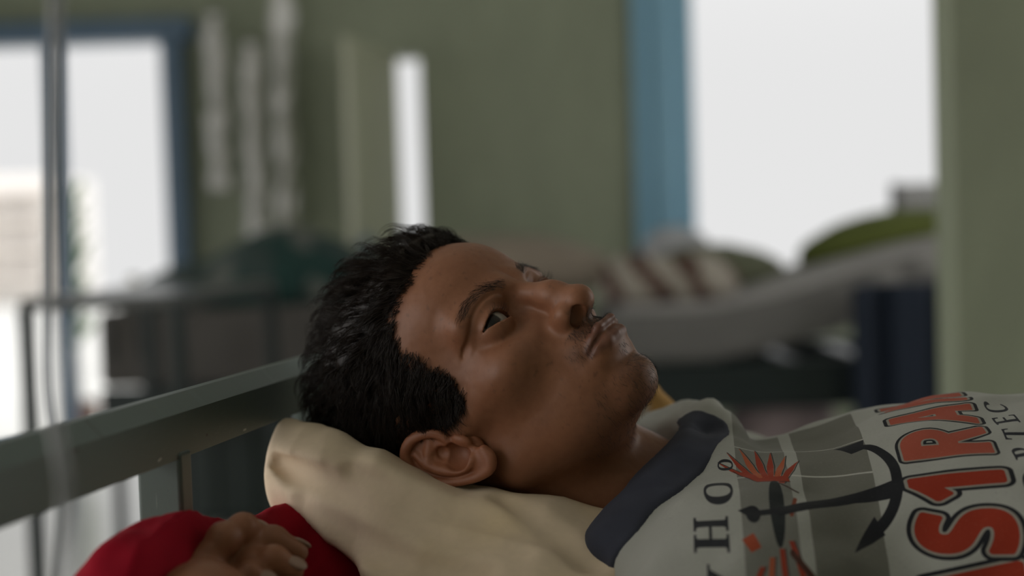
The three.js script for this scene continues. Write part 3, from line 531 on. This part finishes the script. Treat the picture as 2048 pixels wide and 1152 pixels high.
// ---- hair: locks that leave the scalp, rise and sweep back; a dark under-layer fills the depth
const hairEdge = [[9.5, 9.9], [7.9, 9.5], [7.1, 8.7], [5.8, 8.5], [4.5, 8.0], [3.9, 6.2], [4.0, 4.2], [4.05, 2.6], [3.8, 1.1], [3.0, 0.7], [2.2, 1.2], [0.9, 2.0], [-0.6, 3.0], [-2.6, 3.4], [-3.7, 1.2], [-4.3, -2.2], [-8, -4.6], [-13, -4.6], [-13, 16], [9.5, 16]];
const inHair = (x, y, z) => -poly2(z, y + 0.25 * noise(x * 1.3, y * 1.3, z * 1.3), hairEdge);   // > 0 inside, cm from the hairline
function hairDepth(x, y, z) {
  const e = inHair(x, y, z); if (e < -0.5) return -1;
  const top = sstep(3.5, 10, y) * sstep(7.2, 3.2, Math.abs(x)), crown = sstep(5, 11, y), back = sstep(0, -6, z);
  const full = 0.75 + 1.5 * top + 0.75 * crown + 0.55 * back * sstep(-3, 4, y);
  return full * sstep(-0.35, 2.6 - 0.9 * top, e);
}
const gradOf = (x, y, z) => { const e = 0.08, g = V(headD(x + e, y, z) - headD(x - e, y, z), headD(x, y + e, z) - headD(x, y - e, z), headD(x, y, z + e) - headD(x, y, z - e)); return g.normalize(); };
const underGeo = surface((x, y, z) => { const d = headD(x, y, z); if (d > 4) return d - 3; const t = hairDepth(x, y, z); return t < 0 ? Math.max(0.3, d + 0.3) : d - 0.42 * t * sstep(0.3, 2.2, inHair(x, y, z)) + 0.12 * fbm(x * 1.1, y * 1.1, z * 1.1) + 0.1; }, [-10.5, -6, -14], [10.5, 16.5, 10.5], 0.2, 1.6);
const hairMat = phys({ color: new THREE.Color(0.016, 0.01, 0.0072), roughness: 0.38, specularIntensity: 0.4 });
/** thin tapering strands: paths are arrays of Vector3 (cm), r in cm */
function strands(paths, sides = 3) {
  let nv = 0, ni = 0; for (const s of paths) { nv += s.p.length * sides; ni += (s.p.length - 1) * sides * 6; }
  const P = new Float32Array(nv * 3), N = new Float32Array(nv * 3), I = new Uint32Array(ni); let v = 0, q = 0;
  const T = V(), A = V(), B = V();
  for (const s of paths) {
    const b = v, n = s.p.length;
    for (let i = 0; i < n; i++) {
      T.subVectors(s.p[Math.min(n - 1, i + 1)], s.p[Math.max(0, i - 1)]).normalize(); A.set(0.31, 0.87, -0.39).cross(T).normalize(); B.crossVectors(T, A);
      const r = s.r * (1 - 0.75 * (i / (n - 1)) ** 2);
      for (let k = 0; k < sides; k++) { const c = Math.cos(k / sides * 6.283), d = Math.sin(k / sides * 6.283), nx = A.x * c + B.x * d, ny = A.y * c + B.y * d, nz = A.z * c + B.z * d; N.set([nx, ny, nz], v * 3); P.set([s.p[i].x + nx * r, s.p[i].y + ny * r, s.p[i].z + nz * r], v * 3); v++; }
    }
    for (let i = 0; i + 1 < n; i++) for (let k = 0; k < sides; k++) { const a = b + i * sides + k, c = b + i * sides + (k + 1) % sides; I[q++] = a; I[q++] = c; I[q++] = a + sides; I[q++] = c; I[q++] = c + sides; I[q++] = a + sides; }
  }
  const g = new THREE.BufferGeometry(); g.setAttribute('position', new THREE.BufferAttribute(P, 3)); g.setAttribute('normal', new THREE.BufferAttribute(N, 3)); g.setIndex(new THREE.BufferAttribute(I, 1)); return g;
}
{
  const src = headGeo0, roots = [], p = src.attributes.position;
  const cand = []; for (let i = 0; i < p.count; i += 3) { const x = p.getX(i), y = p.getY(i), z = p.getZ(i); const e = inHair(x, y, z); if (e > 0.02) { cand.push([x, y, z]); if (e < 1.3) cand.push([x, y, z], [x, y, z]); if (Math.abs(x) > 5.5 && z > -2) { cand.push([x, y, z]); if (z > 0.5 && y < 5) cand.push([x, y, z], [x, y, z], [x, y, z]); } } }
  const paths = [];
  for (let gI = 0; gI < 2100; gI++) {
    const [x, y, z] = cand[Math.floor(rnd() * cand.length)], e = inHair(x, y, z), H = Math.max(0.25, hairDepth(x, y, z)) * rr(0.75, 1.15);
    const side = sstep(4, 7, Math.abs(x)), back = sstep(-1, -6, z), front = sstep(2, 7, z);
    const L = mix(mix(3.6, 2.4, side), 3.2, back) * rr(0.75, 1.25) * sstep(-0.9, 1.3, e), n = 10, st = L / n;
    const swirl = 0.5 * noise(x * 0.35, y * 0.35, z * 0.35) + rr(-0.35, 0.35), ph = rr(0, 6.28), wl = rr(1.5, 2.4), amp = rr(0.2, 0.6) * (0.35 + 0.7 * back + 0.55 * sstep(7, 11, y));
    let c = V(x, y, z), g = [], h = 0;
    for (let i = 0; i <= n; i++) {
      const nn = gradOf(c.x, c.y, c.z); const s = i / n;
      const flow = V(-0.15 * Math.sign(c.x) * front, mix(mix(0.25, -0.5, side), -1, sstep(-4, -9, c.z)), mix(mix(-1, -0.8, side), -0.25, sstep(-5, -9, c.z)));
      flow.addScaledVector(nn, -flow.dot(nn)).normalize(); const bi = V().crossVectors(nn, flow);
      flow.addScaledVector(bi, swirl).normalize();
      h = H * (1 - Math.exp(-3.2 * s)) + 0.05; const q = c.clone().addScaledVector(nn, h - headD(c.x, c.y, c.z));
      q.addScaledVector(bi, amp * Math.sin(ph + s * L / wl * 6.283) * s).addScaledVector(nn, 0.75 * amp * Math.cos(ph + s * L / wl * 6.283) * s * s);
      g.push(q); c = q.clone().addScaledVector(flow, st);
    }
    const count = 13, spread = rr(0.2, 0.42);
    for (let k = 0; k < count; k++) {
      const o = V(rr(-1, 1), rr(-1, 1), rr(-1, 1)).multiplyScalar(spread), cut = Math.max(5, Math.round(rr(0.6, 1) * n)), w = V(rr(-1, 1), rr(-1, 1), rr(-1, 1)).multiplyScalar(rr(0.01, 0.07));
      paths.push({ p: g.slice(0, cut + 1).map((q, i) => q.clone().addScaledVector(o, 1 - 0.82 * i / n).addScaledVector(w, (i / n) ** 2 * 2)), r: rr(0.013, 0.02) });
    }
  }
  // loose hairs along the outline
  const hg = mergeGeometries([strands(paths), (() => { underGeo.deleteAttribute('color'); return underGeo; })()]);
  const hair = mesh('hair', bake(hg, headM, 0.01), hairMat, person); hair.userData.label = 'short wavy black hair brushed back from the forehead';
}

// ---- eyebrows, moustache, chin beard, lashes
{
  const p = headGeo0.attributes.position, brow = [[], []], face = [];
  const put = (list, x, y, z, dir, len, r, lift) => {
    const nn = gradOf(x, y, z), t = dir.clone().addScaledVector(nn, -dir.dot(nn)).normalize().add(V(rr(-0.35, 0.35), rr(-0.35, 0.35), rr(-0.35, 0.35))).normalize(), path = [];
    for (let i = 0; i <= 4; i++) { const q = i / 4; path.push(V(x, y, z).addScaledVector(t, len * q).addScaledVector(nn, lift * len * (q - 0.35 * q * q))); }
    list.push({ p: path, r });
  };
  for (let i = 0; i < p.count; i++) {
    const x = p.getX(i), y = p.getY(i), z = p.getZ(i); if (z < 3) continue;
    const b = browW(x, y, z), s = Math.sign(x) || 1;
    if (b > 0 && rnd() < 0.75 * b) put(brow[x < 0 ? 0 : 1], x, y, z, V(s, mix(0.8, -0.35, sstep(1.4, 4.6, Math.abs(x))), 0), rr(0.35, 0.65), rr(0.008, 0.013), 0.14);
    const m = beard(x, y, z);
    if (m > 0.25 && rnd() < (y > -3.5 && Math.abs(x) < 1.9 ? 0.7 : 0.2) * m) { const up = y > -4.6; put(face, x, y, z, V(s * (up ? 0.5 : 0.15), -1, up ? 0.1 : -0.2), up ? rr(0.15, 0.42) : rr(0.12, 0.5), rr(0.006, 0.011), up ? 0.45 : 0.6); }
  }
  const fuzz = phys({ color: new THREE.Color(0.014, 0.01, 0.008), roughness: 0.5 });
  for (const b of brow) mesh('eyebrow', bake(strands(b), headM, 0.01), fuzz, person);
  mesh('beard', bake(strands(face), headM, 0.01), fuzz, person).userData.label = 'thin dark moustache and chin stubble';
  for (const s of [-1, 1]) {
    const lash = [];
    for (let i = 0; i < 60; i++) {
      const ex = rr(-1.25, 1.35), h = 0.5 * (1 - (ex / 1.42) ** 2), ey = 0.06 * ex + h, ez = Math.sqrt(Math.max(0.2, 1.42 ** 2 - ex * ex - ey * ey)), path = [], len = rr(0.45, 0.75);
      for (let k = 0; k <= 5; k++) { const q = k / 5; path.push(V(s * (EYE[0] + ex * (1 + 0.18 * q)), EYE[1] + ey + len * (-0.25 * q + 0.55 * q * q), EYE[2] + ez + len * 0.85 * q)); }
      lash.push({ p: path, r: 0.007 });
    }
    mesh('eyelashes', bake(strands(lash), headM, 0.01), fuzz, person);
  }
}
// ================================================================ T-shirt with printed front
const colA = at(1188, 1048, 0.925), colB = at(1352, 866, 1.01), colC = at(1296, 838, 1.12);
const colN = colB.clone().sub(colA).cross(colC.clone().sub(colA)).normalize(); if (colN.dot(PX) < 0) colN.negate();
const collarRing = [at(1214, 1078, 0.92), at(1242, 1026, 0.935), at(1296, 985, 0.95), at(1342, 930, 0.975), at(1372, 872, 1.01), at(1400, 850, 1.06), at(1350, 842, 1.1), at(1300, 850, 1.14)].map((p) => P4(p, 0.011));
const foldRing = [at(1300, 852, 1.13), at(1352, 838, 1.1), at(1412, 842, 1.06), at(1455, 880, 1.02), at(1456, 940, 0.985), at(1452, 1010, 0.955), at(1470, 1090, 0.93)].map((p, i) => P4(p, [0.011, 0.013, 0.015, 0.015, 0.014, 0.013, 0.012][i]));
function shirtSolid(x, y, z) {
  let d = torsoD(x, y, z, 0.009);
  if (d > 0.15) return d;
  const [a, b, c] = toBody(x, y, z);
  d -= 0.007 * gauss(a, b, c, 0.195, 0.9, -0.02, 0.05, 0.06, 0.1);
  d += 0.004 * gauss(a, b, c, 0.12, 0.875, -0.02, 0.075, 0.06, 0.13);
  d = smin(d, chain(x, y, z, collarRing), 0.035);
  d = smin(d, chain(x, y, z, foldRing), 0.016);
  d += 0.007 * fbm(a * 9 + 2, b * 9, c * 14) + 0.004 * noise(a * 22, b * 30, c * 30 + a * 20);
  return d;
}
const alongCollar = (x, y, z) => (x - colA.x) * colN.x + (y - colA.y) * colN.y + (z - colA.z) * colN.z;
const neckCut = (x, y, z) => cone(x, y, z, neckW.x - 0.06, neckW.y + 0.03, neckW.z, 0.056, neckW.x + 0.03, neckW.y - 0.002, neckW.z, 0.056);
const shirtD = (x, y, z) => { const d = shirtSolid(x, y, z); if (d > 0.1) return d; const [a] = toBody(x, y, z); const sl = V(x, y, z).sub(shoulderN).dot(elbowN.clone().sub(shoulderN).normalize()); return smax(smax(smax(d, -alongCollar(x, y, z), 0.006), -neckCut(x, y, z), 0.008), Math.max(a - 0.74, sl - 0.13), 0.006); };
const bandD = (x, y, z) => { const d = shirtSolid(x, y, z); if (d > 0.1) return d; const s = alongCollar(x, y, z); return smax(smax(smax(d - 0.0018, -s - 0.002, 0.004), chain(x, y, z, collarRing.slice(0, 5)) - 0.02, 0.003), -neckCut(x, y, z), 0.006); };
// print layout: u runs along the body (m), v round the chest (m of arc)
const U0 = 0.03, UW = 0.26, V0 = -0.05, VW = 0.26;
function shirtPrint() {
  const cv = document.createElement('canvas'); cv.width = cv.height = 2048; const c = cv.getContext('2d');
  c.fillStyle = '#a3a49f'; c.fillRect(0, 0, 2048, 2048);
  const k = 2048 / 260; c.save(); c.scale(k, k); c.translate(-30, 50);          // millimetres: x along the body, y round the chest towards his right side
  c.fillStyle = '#787873'; c.fillRect(78, -34, 33, 236); c.fillStyle = '#6e6e67'; c.fillRect(119, -34, 45, 236);
  c.strokeStyle = 'rgba(205,206,200,0.75)'; c.lineWidth = 1.6; for (const y of [60, 112]) { c.beginPath(); c.moveTo(78, y); c.bezierCurveTo(100, y + 3, 130, y - 5, 164, y - 2); c.stroke(); }
  const navy = '#14161d', red = '#94341c';
  const line = (w, col, ...p) => { c.strokeStyle = col; c.lineWidth = w; c.lineCap = 'round'; c.lineJoin = 'round'; c.beginPath(); c.moveTo(...p[0]); for (const q of p.slice(1)) c.lineTo(...q); c.stroke(); };
  const shape = (col, ...p) => { c.fillStyle = col; c.beginPath(); c.moveTo(...p[0]); for (const q of p.slice(1)) c.lineTo(...q); c.closePath(); c.fill(); };
  // winged emblem above and below the anchor's stock
  for (const [cx, cy, flip] of [[95, 116, 1], [96, 170, -1]]) for (let i = 0; i < 7; i++) {
    const t = i / 6, a = -1.05 + 1.75 * t, L = 62 - 20 * Math.abs(t - 0.4), x0 = cx - 8 + 18 * t, y0 = cy + 10 * (t - 0.3) * flip, x1 = x0 + Math.sin(a) * L * 0.45, y1 = y0 - Math.cos(a) * L * flip;
    if (flip < 0 && i % 2) continue; const nx = flip < 0 ? 1.5 : 1.8, g = (x0 + x1) / 2, h = (y0 + y1) / 2;
    shape(i % 3 === 2 ? '#a85636' : red, [x0 - nx, y0], [g - nx * 1.25, h], [x1, y1], [g + nx * 1.25, h], [x0 + nx, y0]); line(0.7, '#2a2a28', [x0 + nx + 0.6, y0], [g + nx * 1.3 + 0.6, h], [x1 + 0.5, y1]);
  }
  shape(red, [76, 100], [82, 101], [92, 116], [110, 112], [111, 119], [90, 124]); line(0.8, '#3a2018', [76, 100], [90, 124], [111, 119]);
  shape('#9c4428', [77, 163], [84, 160], [88, 166], [82, 168]); line(2.4, '#7a3a22', [108, 150], [112, 138]); line(1.6, '#40302a', [104, 124], [115, 130]); line(3, '#4a2a20', [106, 168], [118, 178]);
  c.fillStyle = '#1a2023'; c.beginPath(); c.ellipse(100, 143, 4.6, 23, 0.04, 0, 7); c.fill(); c.fillStyle = navy; c.beginPath(); c.ellipse(85, 150, 4.4, 5, 0, 0, 7); c.fill(); line(3.4, navy, [85, 150], [100, 148]); shape(navy, [76, 148], [84, 145], [84, 153]);
  // anchor: shank, arms, flukes
  shape(navy, [100, 146], [100, 151.5], [150, 137], [176, 134], [176, 119], [150, 129]);
  c.lineCap = 'butt'; c.strokeStyle = navy; c.lineWidth = 6.5; c.beginPath(); c.moveTo(158, 72); c.bezierCurveTo(181, 84, 188, 140, 156, 157); c.stroke();
  shape(navy, [144, 64], [164, 60], [162, 79], [154, 82]); shape(navy, [144, 167], [160, 146], [165, 157], [156, 162]);
  // red letters with dark outlines, tops towards the head
  const glyph = (ch, u0, u1, v0, v1, font, fill, rim, w) => {
    c.save(); c.font = font; const m = c.measureText(ch), tw = m.actualBoundingBoxRight + m.actualBoundingBoxLeft, th = m.actualBoundingBoxAscent + m.actualBoundingBoxDescent;
    c.translate(u1, v1); c.rotate(-Math.PI / 2); c.scale((v1 - v0) / tw, (u1 - u0) / th); c.translate(m.actualBoundingBoxLeft, -m.actualBoundingBoxDescent);
    if (rim) { c.lineJoin = 'round'; c.lineWidth = w * tw / (v1 - v0); c.strokeStyle = rim; c.strokeText(ch, 0, 0); c.lineWidth *= 0.62; c.strokeStyle = '#8c8880'; c.strokeText(ch, 0, 0); c.lineWidth *= 0.55; c.strokeStyle = fill; c.strokeText(ch, 0, 0); }
    c.fillStyle = fill; c.fillText(ch, 0, 0); c.restore();
  };
  for (const [ch, v0, v1] of [['A', 172, 196], ['S', 145, 167], ['1', 122, 138], ['R', 66, 104], ['A', 22, 57], ['N', -22, 12]]) glyph(ch, 187, 238, v0, v1, 'bold 40px sans-serif', v0 < 110 ? '#a04c3a' : '#8e2a13', navy, 9);
  for (const [ch, v0, v1] of [['S', 168, 184], ['P', 146, 161], ['O', 122, 139], ['R', 98, 114], ['T', 76, 90], ['E', 46, 66], ['C', 14, 36]]) glyph(ch, 249, 264, v0, v1, 'bold 40px serif', '#22242c', null, 0);
  for (const [ch, u0, u1, v0, v1] of [['O', 66, 76, 82, 98], ['O', 56, 74, 120, 144], ['H', 49, 70, 151, 168], ['V', 56, 76, 172, 190]]) glyph(ch, u0, u1, v0, v1, 'bold 40px serif', '#23252c', null, 0);
  c.restore();
  for (let i = 0; i < 26000; i++) { c.fillStyle = `rgba(${rnd() < 0.5 ? '40,40,40' : '235,235,230'},${rr(0.03, 0.1)})`; c.fillRect(rnd() * 2048, rnd() * 2048, rr(2, 14), rr(1, 3)); }
  const t = new THREE.CanvasTexture(cv); t.colorSpace = THREE.SRGBColorSpace; return t;
}
const shirtUV = (x, y, z) => { const [a, b, c] = toBody(x, y, z); return [a, Math.atan2(c, b - 0.80) * 0.13]; };
{
  const g = surface(shirtD, [neckW.x - 0.13, 0.68, -1.4], [neckW.x + 0.72, 1.0, -0.68], 0.0045, 1.5);
  const uv = new Float32Array(g.attributes.position.count * 2), p = g.attributes.position;
  for (let i = 0; i < p.count; i++) { const [u, v] = shirtUV(p.getX(i), p.getY(i), p.getZ(i)); uv[2 * i] = (u - U0) / UW; uv[2 * i + 1] = 1 - (v - V0) / VW; }
  g.setAttribute('uv', new THREE.BufferAttribute(uv, 2));
  const shirt = mesh('t_shirt', g, std({ map: shirtPrint(), roughness: 0.95 }), person); shirt.userData.label = 'pale grey T-shirt printed with an anchor and red letters';
  const band = surface(bandD, [neckW.x - 0.13, 0.7, -1.3], [neckW.x + 0.16, 1.0, -0.82], 0.0032, 1.5);
  const bm = mesh('collar', paint(band, (x, y, z) => { const n = 1 + 0.25 * fbm(x * 60, y * 60, z * 60); return [0.036 * n, 0.04 * n, 0.062 * n]; }), std({ vertexColors: true, roughness: 0.95 }), shirt); bm.userData.label = 'navy ribbed collar';
}


// dark trousers, below the frame's right edge
{
  const f = (x, y, z) => { const d = lowerD(x, y, z); if (d > 0.08) return d; const [a] = toBody(x, y, z); return smax(d - 0.012 + 0.006 * fbm(x * 14, y * 14, z * 14), Math.max(0.66 - a, a - 1.48), 0.01); };
  mesh('trousers', paint(surface(f, [neckW.x + 0.55, 0.66, -1.4], [neckW.x + 1.6, 0.95, -0.6], 0.012), (x, y, z) => { const n = 1 + 0.2 * fbm(x * 40, y * 40, z * 40); return [0.03 * n, 0.034 * n, 0.045 * n]; }), std({ vertexColors: true, roughness: 0.95 }), person);
}
// ================================================================ pillow, pressed in by the head
const pilC = V(-0.012, 0, -1.03), pilYaw = 0.62;
const creases = [[[560, 925, 1.016], [640, 970, 0.971], [760, 1030, 0.933], [900, 1075, 0.902], [1040, 1095, 0.888]], [[700, 945, 0.96], [790, 985, 0.933], [930, 1020, 0.919], [1080, 1060, 0.904]], [[600, 1010, 0.983], [690, 1070, 0.95], [820, 1120, 0.9], [960, 1140, 0.876]], [[1010, 990, 0.942], [1100, 1040, 0.917], [1180, 1110, 0.893]]].map((l) => l.map(([x, y, d], i) => P4(at(x, y, d), [0.002, 0.009, 0.008, 0.006, 0.002][i])));
const pilLocal = (x, z) => { const dx = x - pilC.x, dz = z - pilC.z; return [dx * Math.cos(pilYaw) - dz * Math.sin(pilYaw), dx * Math.sin(pilYaw) + dz * Math.cos(pilYaw)]; };
function pillowD(x, y, z) {
  const [a, c] = pilLocal(x, z), yc = 0.812 + 0.066 * sstep(-0.05, -0.13, a) * sstep(0.14, -0.06, c) - 0.1 * sstep(0.0, 0.3, c);
  const b = y - yc, m2 = Math.pow(Math.abs(a / 0.15) ** 3 + Math.abs(c / 0.33) ** 3, 2 / 3), k = Math.sqrt(m2 + (b / (0.072 + 0.02 * sstep(0, 0.2, c))) ** 2);
  let d = (k - 1) * 0.068;
  if (d > 0.06) return d;
  d += 0.007 * fbm(a * 5 + 1, b * 5, c * 11 + a * 7) + 0.004 * Math.abs(noise(a * 7, b * 7, c * 18 + a * 12)) + 0.005 * noise(a * 8 + 5, b * 6, c * 8);
  d = smax(d, 0.012 - V(x, y, z).sub(railMid).dot(BX), 0.012);
  for (const q of creases) d = smax(d, -chain(x, y, z, q), 0.014);
  const h = toHead(V(x, y, z)), hd = headD(h[0], h[1], h[2]); const t = hd < 3 ? Math.max(0, hairDepth(h[0], h[1], h[2])) : 0;
  return smax(d, -(hd - 0.45 * t - 0.1) * 0.01, 0.014);
}
{
  const g = paint(surface(pillowD, [-0.32, 0.66, -1.4], [0.27, 0.97, -0.62], 0.0036, 1.5), (x, y, z) => { const n = 0.12 * fbm(x * 14, y * 14, z * 14), w = sstep(0.05, 0.4, fbm(x * 9 + 4, y * 9, z * 9)), f = 1 + n + 0.05 * noise(x * 300, y * 300, z * 300); return [0.74 * f, mix(0.6, 0.59, w) * f, mix(0.45, 0.4, w) * f]; });
  tag(mesh('pillow', g, std({ vertexColors: true, roughness: 0.92 })), 'creased beige pillow under the lying man\'s head', 'pillow');
}
// ================================================================ drip line hanging before the bed rail
{
  const iv = thing('drip_stand', 'drip stand at left with clear tube crossing the bed rail', 'drip stand');
  const tubeM = phys({ color: new THREE.Color(0.55, 0.56, 0.58), roughness: 0.15, transmission: 0.7, thickness: 0, ior: 1.4 });
  const bag = at(60, -520, 0.62);
  mesh('tube', tube([bag.clone().add(V(0, -0.1, 0)), at(100, -260, 0.58), at(112, 0, 0.56), at(108, 300, 0.55), at(100, 560, 0.545), at(97, 780, 0.54), at(118, 900, 0.535), at(130, 990, 0.535), at(112, 1152, 0.54), at(100, 1300, 0.56), at(140, 1500, 0.6)], 0.003, 160, 10), tubeM, iv);
  const bg = new THREE.SphereGeometry(1, 24, 16); bg.scale(0.05, 0.09, 0.014); bg.translate(bag.x, bag.y, bag.z); mesh('bag', bg, tubeM, iv);
  const px = bag.x - 0.12, pz = bag.z + 0.05;
  mesh('pole', tube([V(px, 0.03, pz), V(px, 0.9, pz), V(px, bag.y + 0.14, pz)], 0.009, 6, 10), chrome, iv);
  mesh('hook', tube([V(px, bag.y + 0.135, pz), V((px + bag.x) / 2, bag.y + 0.16, (pz + bag.z) / 2), V(bag.x, bag.y + 0.13, bag.z), V(bag.x, bag.y + 0.085, bag.z)], 0.004, 16, 8), chrome, iv);
  for (let k = 0; k < 5; k++) { const a = k * 1.2566; mesh('foot', tube([V(px, 0.06, pz), V(px + 0.1 * Math.cos(a), 0.05, pz + 0.1 * Math.sin(a)), V(px + 0.2 * Math.cos(a), 0.012, pz + 0.2 * Math.sin(a))], 0.011, 8, 8), chrome, iv); }
}
// yellow cloth with white edge, bunched behind his far shoulder
{
  const a = at(1296, 800, 1.2), b = at(1350, 850, 1.2);
  const f = (x, y, z) => { let d = cone(x, y, z, a.x, a.y, a.z, 0.014, b.x + 0.01, b.y - 0.03, b.z, 0.028); d = smin(d, cone(x, y, z, a.x - 0.012, a.y - 0.02, a.z, 0.012, b.x - 0.03, b.y - 0.03, b.z + 0.01, 0.02), 0.006); d = smin(d, ell(x, y, z, b.x - 0.03, 0.78, b.z - 0.02, 0.09, 0.075, 0.05), 0.04); return d + 0.004 * fbm(x * 30, y * 30, z * 30); };
  tag(mesh('cloth', paint(surface(f, [a.x - 0.12, 0.68, a.z - 0.14], [b.x + 0.12, 0.97, a.z + 0.1], 0.006), (x, y, z) => ((x - a.x) * 0.75 - (a.y - y) * 0.9 < -0.006 ? [0.5, 0.46, 0.4] : [0.5, 0.29, 0.1])), std({ vertexColors: true, roughness: 0.9 })), 'yellow cloth with white edge bunched behind the man\'s chin', 'cloth');
}
renderer.render(scene, camera);
